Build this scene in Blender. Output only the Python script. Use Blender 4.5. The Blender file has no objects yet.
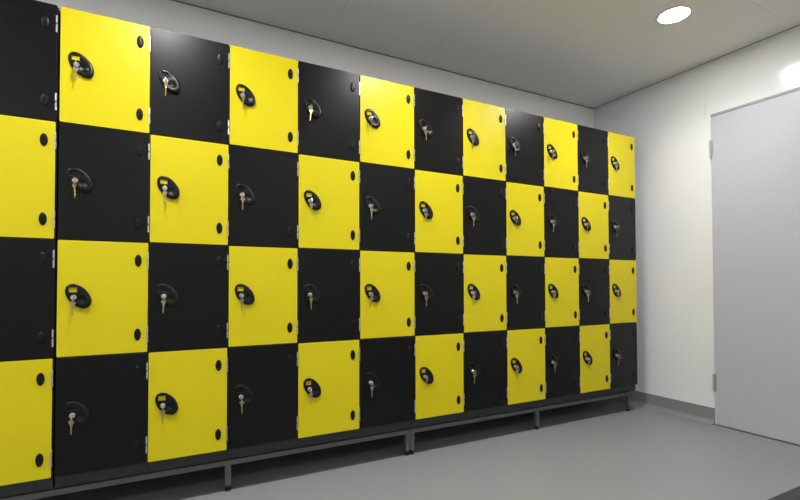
import bpy, bmesh, math, random
from mathutils import Vector, Matrix
SC = bpy.context.scene
COL = SC.collection
random.seed(7)

# ------------------------------------------------------------------ camera
cam_d = bpy.data.cameras.new('camera')
cam = bpy.data.objects.new('camera', cam_d)
COL.objects.link(cam)
YAW, PITCH, ROLL = 0.4842, 0.0202, -0.0020
cam_d.sensor_fit = 'HORIZONTAL'
cam_d.sensor_width = 36.0
cam_d.lens = 0.4572 * 1000 / 800 * 36.0
cam_d.shift_y = 25.85 / 800
cam_d.clip_start = 0.02
fw = Vector((math.sin(YAW) * math.cos(PITCH), math.cos(YAW) * math.cos(PITCH), math.sin(PITCH)))
r0 = Vector((math.cos(YAW), -math.sin(YAW), 0))
u0 = r0.cross(fw)
rv = r0 * math.cos(ROLL) + u0 * math.sin(ROLL)
uv = -r0 * math.sin(ROLL) + u0 * math.cos(ROLL)
m3 = Matrix((rv, uv, -fw)).transposed()
cam.matrix_world = Matrix.Translation((0.3507, -2.1427, 0.9219)) @ m3.to_4x4()
SC.camera = cam

# ------------------------------------------------------------------ light and exposure
world = bpy.data.worlds.new('world')
SC.world = world
world.use_nodes = True
world.node_tree.nodes['Background'].inputs[0].default_value = (0.9, 0.95, 1.0, 1)
world.node_tree.nodes['Background'].inputs[1].default_value = 0.02
SC.view_settings.view_transform = 'Standard'
SC.view_settings.look = 'None'
SC.view_settings.exposure = 0.0
SC.view_settings.gamma = 1.0
SC.view_settings.use_curve_mapping = False
LAMP = 205.0                     # strength of a downlight's diffuser
LAMP_COLOR = (1.0, 0.985, 0.965, 1)
BEAM_W, BEAM_SPREAD = 6.3, math.radians(140)   # the optic's downward beam, front row
LAMP_X = (-2.14, -0.89, 0.36, 1.61, 2.86)
LAMP_Y = (-0.636, -3.0)  # second row is unseen, added behind the camera as ambient fill

# ------------------------------------------------------------------ sizes
CEIL = 2.415
XR, XL = 3.598, -2.75            # right and left wall
YB, YF = 0.497, -3.6             # wall behind the lockers, wall behind the camera
DOOR_Y, DOOR_TOP, DOOR_W = -0.429, 2.038, 0.96
COLX = [-0.305, 0.0048, 0.3117, 0.6200, 0.9318, 1.2481, 1.5687, 1.8879, 2.2050, 2.5177, 2.8272, 3.1282, 3.4214]
ROW = 0.45
TOP = 1.999
BODY_BOTTOM = 0.154

# ------------------------------------------------------------------ helpers
def mat(name, color, rough=0.5, metal=0.0, spec=0.5, noise=0.0, nscale=6.0, bump=0.0, bscale=300.0, coat=0.0):
    m = bpy.data.materials.new(name)
    m.use_nodes = True
    nt = m.node_tree
    b = nt.nodes['Principled BSDF']
    b.inputs['Base Color'].default_value = (*color, 1)
    b.inputs['Roughness'].default_value = rough
    b.inputs['Metallic'].default_value = metal
    b.inputs['Specular IOR Level'].default_value = spec
    b.inputs['Coat Weight'].default_value = coat
    tc = nt.nodes.new('ShaderNodeTexCoord')
    if noise > 0:
        n = nt.nodes.new('ShaderNodeTexNoise')
        n.inputs['Scale'].default_value = nscale
        n.inputs['Detail'].default_value = 4
        nt.links.new(tc.outputs['Object'], n.inputs['Vector'])
        mx = nt.nodes.new('ShaderNodeMix')
        mx.data_type = 'RGBA'
        mx.inputs[6].default_value = (*[c * (1 - noise) for c in color], 1)
        mx.inputs[7].default_value = (*[min(1, c * (1 + noise)) for c in color], 1)
        nt.links.new(n.outputs['Fac'], mx.inputs[0])
        nt.links.new(mx.outputs[2], b.inputs['Base Color'])
    if bump > 0:
        n = nt.nodes.new('ShaderNodeTexNoise')
        n.inputs['Scale'].default_value = bscale
        nt.links.new(tc.outputs['Object'], n.inputs['Vector'])
        bp = nt.nodes.new('ShaderNodeBump')
        bp.inputs['Strength'].default_value = bump
        bp.inputs['Distance'].default_value = 0.001
        nt.links.new(n.outputs['Fac'], bp.inputs['Height'])
        nt.links.new(bp.outputs['Normal'], b.inputs['Normal'])
    return m

M = {}
M['yellow'] = mat('yellow_laminate', (0.665, 0.562, 0.0065), 0.33, noise=0.02, nscale=3, bump=0.05, bscale=500, spec=0.3)
M['black'] = mat('black_laminate', (0.0018, 0.0019, 0.0021), 0.32, noise=0.08, nscale=3, bump=0.05, bscale=500, spec=0.29)
M['core'] = mat('black_edge', (0.008, 0.008, 0.0085), 0.55)
M['body'] = mat('charcoal_carcase', (0.022, 0.022, 0.023), 0.5, noise=0.05)
M['frame'] = mat('grey_powder_coat', (0.115, 0.116, 0.120), 0.5, noise=0.05, bump=0.1)
M['foot'] = mat('black_rubber', (0.008, 0.008, 0.008), 0.4)
M['plastic'] = mat('black_plastic', (0.0035, 0.0035, 0.0038), 0.36, spec=0.26)
M['steel'] = mat('nickel', (0.62, 0.61, 0.59), 0.28, metal=1.0)
M['hinge'] = mat('zinc_hinge', (0.62, 0.63, 0.65), 0.35, metal=1.0)
M['brass'] = mat('brass', (0.48, 0.40, 0.22), 0.3, metal=1.0)
M['wall'] = mat('glossy_white_panel', (0.80, 0.81, 0.82), 0.17, noise=0.012, nscale=1.5, spec=0.5)
M['wall_back'] = mat('matt_white_panel', (0.90, 0.90, 0.90), 0.5, noise=0.015, nscale=1.5)
M['wall_far'] = mat('plain_wall', (0.72, 0.72, 0.72), 0.7)
M['door'] = mat('pale_grey_door', (0.475, 0.49, 0.545), 0.42, noise=0.01, nscale=2)
M['alu'] = mat('grey_door_frame', (0.36, 0.36, 0.37), 0.5)
M['dark_gap'] = mat('dark_joint', (0.03, 0.03, 0.03), 0.8)
M['trim'] = mat('grey_joint_strip', (0.24, 0.24, 0.23), 0.7)  # shade of the gap at the ceiling, put in as colour
M['vinyl'] = mat('grey_vinyl', (0.232, 0.238, 0.252), 0.38, noise=0.04, nscale=1.6, bump=0.12, bscale=220, spec=0.4)
M['cove'] = mat('grey_vinyl_cove', (0.23, 0.232, 0.238), 0.45, noise=0.03)
M['mat'] = mat('dark_grey_mat', (0.042, 0.045, 0.052), 0.9, noise=0.2, nscale=200, bump=0.6, bscale=600)
M['lamp_trim'] = mat('white_lamp_ring', (0.8, 0.8, 0.78), 0.4)

def emission(name, color, s):
    m = bpy.data.materials.new(name)
    m.use_nodes = True
    nt = m.node_tree
    nt.nodes.clear()
    o = nt.nodes.new('ShaderNodeOutputMaterial')
    e = nt.nodes.new('ShaderNodeEmission')
    e.inputs[0].default_value = color
    e.inputs[1].default_value = s
    nt.links.new(e.outputs[0], o.inputs[0])
    return m
M['lamp'] = emission('lit_diffuser', LAMP_COLOR, LAMP)
M['lamp_dim'] = emission('lit_diffuser_rear_row', LAMP_COLOR, LAMP * 0.45)  # weaker glow for the added row that lifts the ambient light

# ceiling: pale panels with hairline joints
def ceiling_material():
    m = mat('ceiling_panels', (0.86, 0.855, 0.835), 0.75)
    nt = m.node_tree
    b = nt.nodes['Principled BSDF']
    tc = nt.nodes['Texture Coordinate']
    sep = nt.nodes.new('ShaderNodeSeparateXYZ')
    nt.links.new(tc.outputs['Object'], sep.inputs[0])
    def line(sock, off, pitch, w):
        a = nt.nodes.new('ShaderNodeMath'); a.operation = 'SUBTRACT'; a.inputs[1].default_value = off
        nt.links.new(sock, a.inputs[0])
        p = nt.nodes.new('ShaderNodeMath'); p.operation = 'PINGPONG'; p.inputs[1].default_value = pitch / 2
        nt.links.new(a.outputs[0], p.inputs[0])
        c = nt.nodes.new('ShaderNodeMath'); c.operation = 'LESS_THAN'; c.inputs[1].default_value = w
        nt.links.new(p.outputs[0], c.inputs[0])
        return c.outputs[0]
    lx = line(sep.outputs[0], 3.185, 0.655, 0.0012)
    ly = line(sep.outputs[1], -0.895, 1.2, 0.0012)
    mx = nt.nodes.new('ShaderNodeMath'); mx.operation = 'MAXIMUM'
    nt.links.new(lx, mx.inputs[0]); nt.links.new(ly, mx.inputs[1])
    # joints open and close along their length
    n = nt.nodes.new('ShaderNodeTexNoise'); n.inputs['Scale'].default_value = 3.0
    nt.links.new(tc.outputs['Object'], n.inputs['Vector'])
    r = nt.nodes.new('ShaderNodeMapRange'); r.inputs[1].default_value = 0.42; r.inputs[2].default_value = 0.62
    r.inputs[3].default_value = 0.1; r.inputs[4].default_value = 0.75
    nt.links.new(n.outputs['Fac'], r.inputs[0])
    mu = nt.nodes.new('ShaderNodeMath'); mu.operation = 'MULTIPLY'
    nt.links.new(mx.outputs[0], mu.inputs[0]); nt.links.new(r.outputs[0], mu.inputs[1])
    mix = nt.nodes.new('ShaderNodeMix'); mix.data_type = 'RGBA'
    mix.inputs[6].default_value = (0.86, 0.855, 0.835, 1)
    mix.inputs[7].default_value = (0.52, 0.52, 0.50, 1)
    nt.links.new(mu.outputs[0], mix.inputs[0])
    nt.links.new(mix.outputs[2], b.inputs['Base Color'])
    return m
M['ceiling'] = ceiling_material()

def mesh_from(bm, name, mats, smooth=False):
    me = bpy.data.meshes.new(name)
    bmesh.ops.recalc_face_normals(bm, faces=bm.faces[:])
    bm.to_mesh(me)
    bm.free()
    for m in (mats if isinstance(mats, (list, tuple)) else [mats]):
        me.materials.append(m)
    if smooth:
        for p in me.polygons:
            p.use_smooth = True
    return me

def obj(name, me, parent=None, loc=None, rot=None):
    o = bpy.data.objects.new(name, me)
    COL.objects.link(o)
    if parent: o.parent = parent
    if loc is not None: o.location = loc
    if rot is not None: o.rotation_euler = rot
    return o

def thing(name, loc, label, cat, group=None):
    o = obj(name, None, loc=loc)
    o.empty_display_size = 0.05
    tag(o, label, cat, group)
    return o

def tag(o, label, cat, group=None):
    o['label'] = label
    o['category'] = cat
    if group: o['group'] = group

def structure(o, label, cat):
    o['kind'] = 'structure'
    o['label'] = label
    o['category'] = cat
    return o

def box(bm, x0, x1, y0, y1, z0, z1, bevel=0.0, mi=0):
    vs = [bm.verts.new(p) for p in ((x0, y0, z0), (x1, y0, z0), (x1, y1, z0), (x0, y1, z0),
                                    (x0, y0, z1), (x1, y0, z1), (x1, y1, z1), (x0, y1, z1))]
    fs = [bm.faces.new([vs[i] for i in q]) for q in
          ((0, 1, 2, 3), (7, 6, 5, 4), (0, 4, 5, 1), (1, 5, 6, 2), (2, 6, 7, 3), (3, 7, 4, 0))]
    for f in fs: f.material_index = mi
    if bevel > 0:
        es = list({e for f in fs for e in f.edges})
        bmesh.ops.bevel(bm, geom=es, offset=bevel, segments=2, affect='EDGES', profile=0.5)
    return fs

def extrude_profile(bm, pts, a, b, axis):
    """closed 2D profile swept along x or y; pts are (depth, z)"""
    ra, rb = [], []
    for d, z in pts:
        pa, pb = ((a, d, z), (b, d, z)) if axis == 'x' else ((d, a, z), (d, b, z))
        ra.append(bm.verts.new(pa)); rb.append(bm.verts.new(pb))
    n = len(pts)
    for i in range(n):
        j = (i + 1) % n
        bm.faces.new((ra[i], ra[j], rb[j], rb[i]))
    bm.faces.new(ra); bm.faces.new(rb[::-1])

def tube(bm, path, r, seg=8, closed=False):
    rings = []
    n = len(path)
    for i, p in enumerate(path):
        p = Vector(p)
        if closed:
            t = (Vector(path[(i + 1) % n]) - Vector(path[i - 1])).normalized()
        else:
            t = (Vector(path[min(i + 1, n - 1)]) - Vector(path[max(i - 1, 0)])).normalized()
        a = Vector((0, 1, 0)) if abs(t.y) < 0.9 else Vector((1, 0, 0))
        u = t.cross(a).normalized(); v = t.cross(u).normalized()
        rings.append([bm.verts.new(p + u * r * math.cos(2 * math.pi * k / seg) + v * r * math.sin(2 * math.pi * k / seg)) for k in range(seg)])
    for i in range(n if closed else n - 1):
        A, B = rings[i], rings[(i + 1) % n]
        for k in range(seg):
            bm.faces.new((A[k], A[(k + 1) % seg], B[(k + 1) % seg], B[k]))
    if not closed:
        bm.faces.new(rings[0][::-1]); bm.faces.new(rings[-1])

def lathe(bm, prof, seg, axis='y', c=(0, 0, 0)):
    """prof: (radius, height along axis)"""
    rings = []
    for r, h in prof:
        ring = []
        for k in range(seg):
            a = 2 * math.pi * k / seg
            ca, sa = r * math.cos(a), r * math.sin(a)
            p = (ca, h, sa) if axis == 'y' else (ca, sa, h)
            ring.append(bm.verts.new(Vector(p) + Vector(c)))
        rings.append(ring)
    for A, B in zip(rings, rings[1:]):
        for k in range(seg):
            bm.faces.new((A[k], A[(k + 1) % seg], B[(k + 1) % seg], B[k]))
    bm.faces.new(rings[0][::-1]); bm.faces.new(rings[-1])

# ------------------------------------------------------------------ room shell
T = 0.1
bm = bmesh.new(); box(bm, XL - T, XR + T, YF - T, YB + T, -T, 0)
structure(obj('floor', mesh_from(bm, 'floor', M['vinyl'])), 'grey vinyl floor of the locker room', 'floor')
bm = bmesh.new(); box(bm, XL - T, XR + T, YF - T, YB + T, CEIL, CEIL + T)
structure(obj('ceiling', mesh_from(bm, 'ceiling', M['ceiling'])), 'pale grey panelled ceiling with hairline joints', 'ceiling')
bm = bmesh.new(); box(bm, XL, XR, YB, YB + T, 0, CEIL)
structure(obj('wall_back', mesh_from(bm, 'wall_back', M['wall_back'])), 'white wall behind the row of lockers', 'wall')
bm = bmesh.new(); box(bm, XL - T, XL, YF - T, YB + T, 0, CEIL)
structure(obj('wall_left', mesh_from(bm, 'wall_left', M['wall_far'])), 'plain wall at the left end of the room', 'wall')
bm = bmesh.new(); box(bm, XL, XR, YF - T, YF, 0, CEIL)
structure(obj('wall_front', mesh_from(bm, 'wall_front', M['wall_far'])), 'plain wall behind the camera', 'wall')
# right wall: panels round the door opening, a hairline joint above the opening's corner
bm = bmesh.new()
OY0, OY1, OZ = DOOR_Y + 0.001, DOOR_Y - DOOR_W, DOOR_TOP + 0.0185
box(bm, XR, XR + T, OY0, YB + T, 0, OZ)
box(bm, XR, XR + T, -0.3945, YB + T, OZ, CEIL)
box(bm, XR, XR + T, YF - T, -0.396, OZ, CEIL)
box(bm, XR, XR + T, YF - T, OY1 - 0.02, 0, OZ)
box(bm, XR + T, XR + T + 0.02, YF - T, YB + T, 0, CEIL)
structure(obj('wall_right', mesh_from(bm, 'wall_right', M['wall'])), 'glossy white panelled wall beside the lockers', 'wall')

# coved skirting, same vinyl as the floor
def cove(wall, sgn, h=0.106, r=0.035, t=0.003):
    pts = [(wall, 0), (wall, h), (wall + sgn * t, h)]
    for i in range(9):
        a = math.pi / 2 * i / 8
        pts.append((wall + sgn * (t + r - r * math.cos(a)), r - r * math.sin(a) + 0.0015))
    pts.append((wall + sgn * (t + r), 0))
    return pts
bm = bmesh.new(); extrude_profile(bm, cove(XR, -1), DOOR_Y + 0.004, YB - 0.06, 'y')
structure(obj('baseboard_right', mesh_from(bm, 'baseboard_right', M['cove'])), 'dark grey coved skirting along the white side wall', 'skirting')
bm = bmesh.new(); extrude_profile(bm, cove(YB, -1), XL, XR, 'x')
structure(obj('baseboard_back', mesh_from(bm, 'baseboard_back', M['cove'])), 'dark grey coved skirting behind the lockers', 'skirting')
# strips coloured grey as the shadow gap where walls meet the ceiling
bm = bmesh.new(); box(bm, XL, XR, YB - 0.005, YB, CEIL - 0.006, CEIL)
structure(obj('trim_1', mesh_from(bm, 'trim_1', M['trim'])), 'thin grey joint strip between back wall and ceiling', 'trim')
bm = bmesh.new(); box(bm, XR - 0.004, XR, YF, YB - 0.005, CEIL - 0.003, CEIL)
structure(obj('trim_2', mesh_from(bm, 'trim_2', M['trim'])), 'thin grey joint strip between side wall and ceiling', 'trim')

# door in the right wall
bm = bmesh.new(); box(bm, XR - 0.010, XR + 0.034, OY1 + 0.003, DOOR_Y - 0.0025, 0.006, DOOR_TOP - 0.003, bevel=0.0015)
door1 = structure(obj('door_1', mesh_from(bm, 'door_1', M['door'])), 'plain pale grey door in the white side wall', 'door')
bm = bmesh.new()
box(bm, XR - 0.007, XR + 0.05, OY1 - 0.018, OY0 - 0.001, DOOR_TOP + 0.0008, DOOR_TOP + 0.0155, bevel=0.001)
box(bm, XR - 0.002, XR + 0.05, OY1 - 0.018, OY1 - 0.002, 0.0, DOOR_TOP + 0.0035)
obj('door_frame', mesh_from(bm, 'door_frame', M['alu']), door1)
hm = None
for z0, z1 in ((1.764, 1.880), (0.222, 0.334)):
    bm = bmesh.new()
    n = 5
    for k in range(n):
        a = z0 + (z1 - z0) * k / n; b = z0 + (z1 - z0) * (k + 1) / n - 0.0015
        lathe(bm, [(0.0058, a), (0.0064, a + 0.001), (0.0064, b - 0.001), (0.0058, b)], 14, 'z', (XR - 0.014, DOOR_Y + 0.001, 0))
    box(bm, XR - 0.012, XR - 0.0101, DOOR_Y - 0.014, DOOR_Y - 0.003, z0 + 0.002, z1 - 0.002)
    h = obj('hinge', mesh_from(bm, 'door_hinge', M['hinge']), door1)

# ------------------------------------------------------------------ recessed downlights and an added fill row
def ring_mesh():
    bm = bmesh.new()
    seg = 48
    prof = [(0.072, 0.0), (0.072, -0.004), (0.081, -0.006), (0.088, -0.003), (0.089, 0.0)]
    rings = [[bm.verts.new((r * math.cos(2 * math.pi * k / seg), r * math.sin(2 * math.pi * k / seg), h)) for k in range(seg)] for r, h in prof]
    for i in range(len(prof)):
        A, B = rings[i], rings[(i + 1) % len(prof)]
        for k in range(seg):
            bm.faces.new((A[k], A[(k + 1) % seg], B[(k + 1) % seg], B[k]))
    return mesh_from(bm, 'lamp_ring', M['lamp_trim'], True)
def diffuser_mesh(m):
    bm = bmesh.new()
    lathe(bm, [(0.0718, 0.0), (0.0718, -0.0035), (0.067, -0.0045)], 48, 'z')
    return mesh_from(bm, 'diffuser', m)
RING, DIFF, DIFF_FILL = ring_mesh(), diffuser_mesh(M['lamp']), diffuser_mesh(M['lamp_dim'])
words = {2.86: 'nearest the white side wall', 1.61: 'second from the white side wall', 0.36: 'third from the white side wall',
         -0.89: 'fourth from the white side wall', -2.14: 'at the left end of the room'}
for ly in LAMP_Y:
    for lx in LAMP_X:
        side = 'front of the lockers' if ly == LAMP_Y[0] else 'the rear row'
        t = thing('downlight', (lx, ly, CEIL), 'round lit ceiling downlight in %s, %s' % (side, words[lx]), 'ceiling light', 'recessed ceiling downlights')
        ld = bpy.data.lights.new('downlight_beam', 'AREA')
        ld.shape = 'DISK'; ld.size = 0.13; ld.spread = BEAM_SPREAD
        ld.energy = BEAM_W if ly == LAMP_Y[0] else BEAM_W * 0.4
        ld.color = LAMP_COLOR[:3]
        lo = obj('beam', ld, t, (0, 0, -0.0055))
        obj('trim_ring', RING, t); obj('diffuser', DIFF if ly == LAMP_Y[0] else DIFF_FILL, t)

# ------------------------------------------------------------------ the two steel stands under the lockers
FY0, FY1, BY0, BY1 = 0.045, 0.070, 0.430, 0.455
RZ0, RZ1 = 0.115, 0.139
def stand(x0, x1, legs, label):
    t = thing('locker_stand', ((x0 + x1) / 2, 0.25, 0), label, 'stand', 'steel stands under the locker towers')
    ox, oy = (x0 + x1) / 2, 0.25
    for nm, (a, b) in (('front_rail', (FY0, FY1)), ('rear_rail', (BY0, BY1))):
        bm = bmesh.new(); box(bm, x0 - ox, x1 - ox, a - oy, b - oy, RZ0, RZ1, bevel=0.002)
        obj(nm, mesh_from(bm, nm, M['frame']), t)
    for a in (FY0 + 0.006, BY0 + 0.006):
        bm = bmesh.new(); box(bm, x0 - ox + 0.002, x1 - ox - 0.002, a - oy, a - oy + 0.013, RZ1, BODY_BOTTOM)
        obj('rubber_strip', mesh_from(bm, 'rubber_strip', M['foot']), t)
    bm = bmesh.new(); box(bm, -0.0125, 0.0125, FY1 - oy, BY0 - oy, RZ0 + 0.002, RZ1, bevel=0.002)
    cross = mesh_from(bm, 'crossbar', M['frame'])
    bm = bmesh.new(); box(bm, -0.0125, 0.0125, -0.0125, 0.0125, 0.026, RZ0 + 0.0005, bevel=0.0015)
    leg = mesh_from(bm, 'leg', M['frame'])
    bm = bmesh.new(); lathe(bm, [(0.0135, 0.0), (0.0145, 0.002), (0.0145, 0.008), (0.006, 0.011), (0.006, 0.018), (0.011, 0.019), (0.011, 0.027)], 16, 'z')
    foot = mesh_from(bm, 'foot', M['foot'])
    for lx in legs:
        obj('crossbar', cross, t, (lx - ox, 0, 0))
        for ly in ((FY0 + FY1) / 2, (BY0 + BY1) / 2):
            l = obj('leg', leg, t, (lx - ox, ly - oy, 0))
            f = obj('foot', foot, l); f['label'] = 'black levelling foot'
    return t
stand(-0.305, 1.5615, (-0.292, 0.6295, 1.5485), 'long grey steel stand with short legs under the six near locker towers')
stand(1.5635, 3.410, (1.5765, 2.494, 3.390), 'long grey steel stand with short legs under the six far locker towers')

# ------------------------------------------------------------------ locker hardware (shared meshes)
A_, B_, TH = 0.054, 0.0335, math.radians(-52)     # lock plate: tilted ellipse
def plate_mesh():
    bm = bmesh.new()
    c, s = math.cos(TH), math.sin(TH)
    seg, rings = 40, 9
    centre = bm.verts.new((0, 0, 0))
    prev = None
    for i in range(1, rings + 1):
        f = i / rings
        ring = [bm.verts.new((A_ * f * math.cos(2 * math.pi * k / seg) * c - B_ * f * math.sin(2 * math.pi * k / seg) * s, 0,
                              A_ * f * math.cos(2 * math.pi * k / seg) * s + B_ * f * math.sin(2 * math.pi * k / seg) * c)) for k in range(seg)]
        for k in range(seg):
            if prev is None: bm.faces.new((centre, ring[k], ring[(k + 1) % seg]))
            else: bm.faces.new((prev[k], ring[k], ring[(k + 1) % seg], prev[(k + 1) % seg]))
        prev = ring
    wx0, wx1, wz0, wz1 = -0.031, -0.004, 0.015, 0.034
    for co, no in (((wx0, 0, 0), (1, 0, 0)), ((wx1, 0, 0), (1, 0, 0)), ((0, 0, wz0), (0, 0, 1)), ((0, 0, wz1), (0, 0, 1))):
        bmesh.ops.bisect_plane(bm, geom=bm.verts[:] + bm.edges[:] + bm.faces[:], plane_co=co, plane_no=no)
    dead = [f for f in bm.faces if wx0 < f.calc_center_median().x < wx1 and wz0 < f.calc_center_median().z < wz1]
    bmesh.ops.delete(bm, geom=dead, context='FACES')
    for v in bm.verts:
        u = v.co.x * c + v.co.z * s            # along the long axis, + is lower right
        w = -v.co.x * s + v.co.z * c
        q = math.sqrt((u / A_) ** 2 + (w / B_) ** 2)
        h = 0.0032 + 0.0018 * max(0, min(1, (0.92 - q) / 0.12))          # raised rim step
        h += 0.008 * max(0.0, (u + 0.01) / A_) * (1 if q < 0.985 else 0.75)   # swells into the pull lip
        d = math.sqrt(((u - 0.017) / 0.021) ** 2 + ((w) / 0.020) ** 2)   # finger scoop
        if d < 1: h -= 0.0055 * (math.cos(d * math.pi) * 0.5 + 0.5)
        v.co.y = -h
    be = [e for e in bm.edges if e.is_boundary]
    r = bmesh.ops.extrude_edge_only(bm, edges=be)
    for v in [g for g in r['geom'] if isinstance(g, bmesh.types.BMVert)]:
        v.co.y = 0.0
    me = mesh_from(bm, 'lock_plate', M['plastic'])
    for p in me.polygons: p.use_smooth = abs(p.normal.y) > 0.35
    return me
PLATE = plate_mesh()

bm = bmesh.new()
lathe(bm, [(0.0100, 0.0), (0.0100, -0.0125), (0.0088, -0.0140), (0.0060, -0.0142)], 24, 'y')
CYL = mesh_from(bm, 'lock_cylinder', M['steel'])

bm = bmesh.new()
seg = 28
prof = [(1.0, 0.0), (1.0, -0.0022), (0.88, -0.0040), (0.55, -0.0052), (0.02, -0.0056)]
rings = [[bm.verts.new((0.0122 * f * math.cos(2 * math.pi * k / seg), y, 0.0245 * f * math.sin(2 * math.pi * k / seg))) for k in range(seg)] for f, y in prof]
for R0, R1 in zip(rings, rings[1:]):
    for k in range(seg): bm.faces.new((R0[k], R0[(k + 1) % seg], R1[(k + 1) % seg], R1[k]))
bm.faces.new(rings[0]); bm.faces.new(rings[-1])
CAP = mesh_from(bm, 'hinge_cap', M['plastic'])

bm = bmesh.new()       # butt hinge: two knuckles and a folded leaf on the door's edge
for a, b in ((-0.033, -0.003), (0.003, 0.033)):
    lathe(bm, [(0.0026, a), (0.0032, a + 0.001), (0.0032, b - 0.001), (0.0026, b)], 10, 'z', (0.0, -0.0030, 0))
box(bm, -0.0006, 0.0006, -0.002, 0.010, -0.032, 0.032)
HINGE = mesh_from(bm, 'hinge', M['hinge'])

# keys: one stands in the lock edge-on, its twin hangs from the ring
def key_shape(bm, bow_r, length, t):
    """flat key in the xz plane, bow centre at the origin, blade down"""
    pts = []
    for i in range(17):
        a = math.radians(-65 + (310) * i / 16)
        pts.append((bow_r * math.cos(a + 0), bow_r * 0.92 * math.sin(a)))
    left = [(-0.0042, -bow_r * 1.02), (-0.0042, -bow_r * 1.02 - 0.006), (-0.0026, -bow_r * 1.02 - 0.007)]
    z = -bow_r * 1.02 - 0.007
    teeth = []
    end = -length
    teeth.append((-0.0026, end + 0.003)); teeth.append((0.0, end))
    n = 5
    for i in range(n):
        zz = end + 0.003 + (z - end - 0.003) * (i + 0.5) / n
        teeth.append((0.0030 if i % 2 else 0.0014, zz))
    right = [(0.0042, -bow_r * 1.02 - 0.006), (0.0042, -bow_r * 1.02)]
    out = pts + left + teeth + right
    # outer outline and the hole in the bow
    def loop(y):
        o = [bm.verts.new((x, y, zz)) for x, zz in out]
        hl = [bm.verts.new((0.003 * math.cos(2 * math.pi * k / 10), y, bow_r * 0.45 + 0.003 * math.sin(2 * math.pi * k / 10))) for k in range(10)]
        eo = [bm.edges.new((o[i], o[(i + 1) % len(o)])) for i in range(len(o))]
        eh = [bm.edges.new((hl[i], hl[(i + 1) % 10])) for i in range(10)]
        bmesh.ops.triangle_fill(bm, use_beauty=True, use_dissolve=False, edges=eo + eh)
        return o, hl
    a = loop(-t / 2); b = loop(t / 2)
    for A, B in zip(a, b):
        n_ = len(A)
        for i in range(n_):
            bm.faces.new((A[i], A[(i + 1) % n_], B[(i + 1) % n_], B[i]))
bm = bmesh.new(); key_shape(bm, 0.0095, 0.049, 0.0020)
HANG_KEY = mesh_from(bm, 'hanging_key', M['brass'])
bm = bmesh.new(); key_shape(bm, 0.0100, 0.026, 0.0022)
# turn the blade into the lock: local down (-z) -> +y
bmesh.ops.rotate(bm, verts=bm.verts[:], cent=(0, 0, 0), matrix=Matrix.Rotation(math.pi / 2, 3, 'Z'))
bmesh.ops.rotate(bm, verts=bm.verts[:], cent=(0, 0, 0), matrix=Matrix.Rotation(math.pi / 2, 3, 'X'))
LOCK_KEY = mesh_from(bm, 'inserted_key', M['steel'])
bm = bmesh.new()
tube(bm, [(0, 0.0095 * math.cos(2 * math.pi * k / 20), 0.0095 * math.sin(2 * math.pi * k / 20)) for k in range(20)], 0.0008, 6, True)
RINGM = mesh_from(bm, 'key_ring', M['steel'], True)

def door_mesh(w, h, m):
    bm = bmesh.new()
    r, seg, t = 0.004, 4, 0.018
    pts = []
    for cx, cz, a0 in ((w - r, h - r, 0), (r, h - r, 90), (r, r, 180), (w - r, r, 270)):
        for i in range(seg + 1):
            a = math.radians(a0 + 90 * i / seg)
            pts.append((cx + r * math.cos(a), cz + r * math.sin(a)))
    e = 0.0007
    def ring(y, ins):
        return [bm.verts.new((x + (ins if x < w / 2 else -ins), y, z + (ins if z < h / 2 else -ins))) for x, z in pts]
    f0, f1, b0 = ring(0, e), ring(e, 0), ring(t, 0)
    face = bm.faces.new(f0); face.material_index = 1
    n = len(pts)
    for A, B in ((f0, f1), (f1, b0)):
        for i in range(n):
            bm.faces.new((A[i], A[(i + 1) % n], B[(i + 1) % n], B[i]))
    bm.faces.new(b0[::-1])
    return mesh_from(bm, 'locker_door', [M['core'], m])

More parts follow.
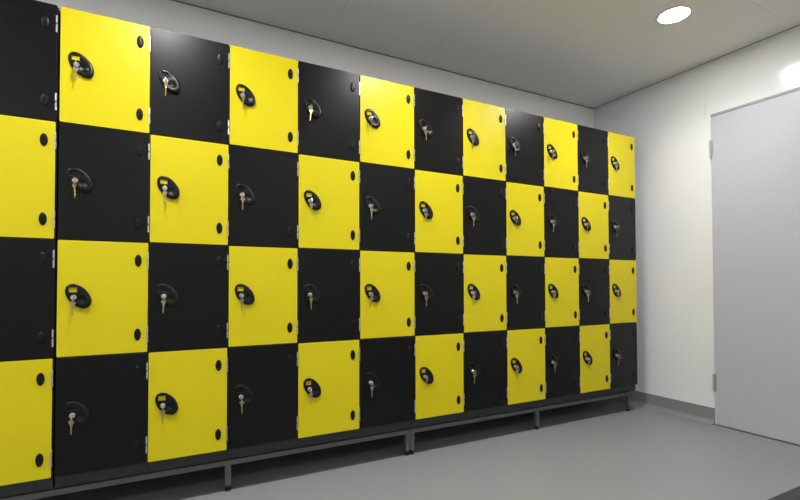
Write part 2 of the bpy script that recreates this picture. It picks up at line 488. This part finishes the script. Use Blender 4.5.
# ------------------------------------------------------------------ twelve locker towers of four doors
ORD = ['nearest to', 'second from', 'third from', 'fourth from', 'fifth from', 'sixth from', 'seventh from', 'eighth from',
       'ninth from', 'tenth from', 'eleventh from', 'twelfth from']
ROWW = ['top', 'second-row', 'third-row', 'bottom']
DEPTH = 0.478
for i in range(12):
    x0, x1 = COLX[i], COLX[i + 1]
    if i == 0: x1 -= 0.006
    w = x1 - x0
    top_c = 'yellow' if i % 2 else 'black'
    place = ORD[11 - i]
    t = thing('locker_tower', (x0, 0, BODY_BOTTOM),
              'tower of four stacked lockers, %s top door, %s the white side wall' % (top_c, place), 'locker', 'chequered yellow and black locker towers')
    zt = TOP - BODY_BOTTOM
    bm = bmesh.new()
    s = 0.016
    g = 0.0006
    box(bm, g, s, 0.0195, DEPTH, 0, zt - 0.001)
    box(bm, w - s, w - g, 0.0195, DEPTH, 0, zt - 0.001)
    box(bm, s, w - s, DEPTH - 0.006, DEPTH, 0, zt - 0.001)
    box(bm, s, w - s, 0.0195, DEPTH - 0.006, zt - 0.017, zt - 0.001)
    box(bm, s, w - s, 0.0195, DEPTH - 0.006, 0, 0.043)
    for r in (1, 2, 3):
        zz = zt - r * ROW
        box(bm, s, w - s, 0.0195, DEPTH - 0.006, zz - 0.008, zz + 0.008)
    obj('body', mesh_from(bm, 'locker_body', M['body']), t)
    dw, dh = w - 0.0042, ROW - 0.0032
    meshes = {c: door_mesh(dw, dh, M[c]) for c in ('yellow', 'black')}
    for r in range(4):
        c = 'yellow' if (i + r) % 2 else 'black'
        zb = zt - (r + 1) * ROW + 0.0016
        d = obj('door', meshes[c], t, (0.0016, 0, zb))
        d['label'] = '%s %s locker door' % (c, ROWW[r])
        px, pz = 0.0675, dh - 0.2155
        p = obj('lock_plate', PLATE, d, (px, 0, pz))
        cx, cz = px - 0.014, pz - 0.005
        obj('lock_cylinder', CYL, d, (cx, 0, cz))
        for hz in (dh - 0.074, 0.073):
            obj('hinge_cap', CAP, d, (dw - 0.036, 0, hz))
            hg = obj('hinge', HINGE, d, (dw - 0.0005, 0, hz)); hg['label'] = 'silver metal hinge'
        if i > 0:
            k = thing('keys', (x0 + 0.0016 + cx, -0.0142, BODY_BOTTOM + zb + cz),
                      'keys in the %s %s door of the locker tower %s the side wall' % (c, ROWW[r], place), 'keys', 'keys hanging in the locker locks')
            swing = random.gauss(0, 0.07)
            turn = random.uniform(-1.1, 1.1)
            ik = obj('inserted_key', LOCK_KEY, k, (0, -0.0135, 0), (0, random.choice((0, 0, 0.25, -0.3)), 0))
            rg = obj('key_ring', RINGM, k, (0, -0.0175, -0.0085), (0, swing, 0))
            hk = obj('hanging_key', HANG_KEY, k, (math.sin(-swing) * 0.012, -0.0115, -0.0215), (random.uniform(-0.05, 0.1), swing, turn))
            hk['label'] = 'brass key hanging down'

# ------------------------------------------------------------------ mat on the floor by the door
bm = bmesh.new(); box(bm, 2.30, 3.30, -1.90, -1.133, 0.0005, 0.009, bevel=0.003)
o = obj('floor_mat', mesh_from(bm, 'floor_mat', M['mat']))
tag(o, 'dark grey mat on the floor in front of the pale grey door', 'floor mat')
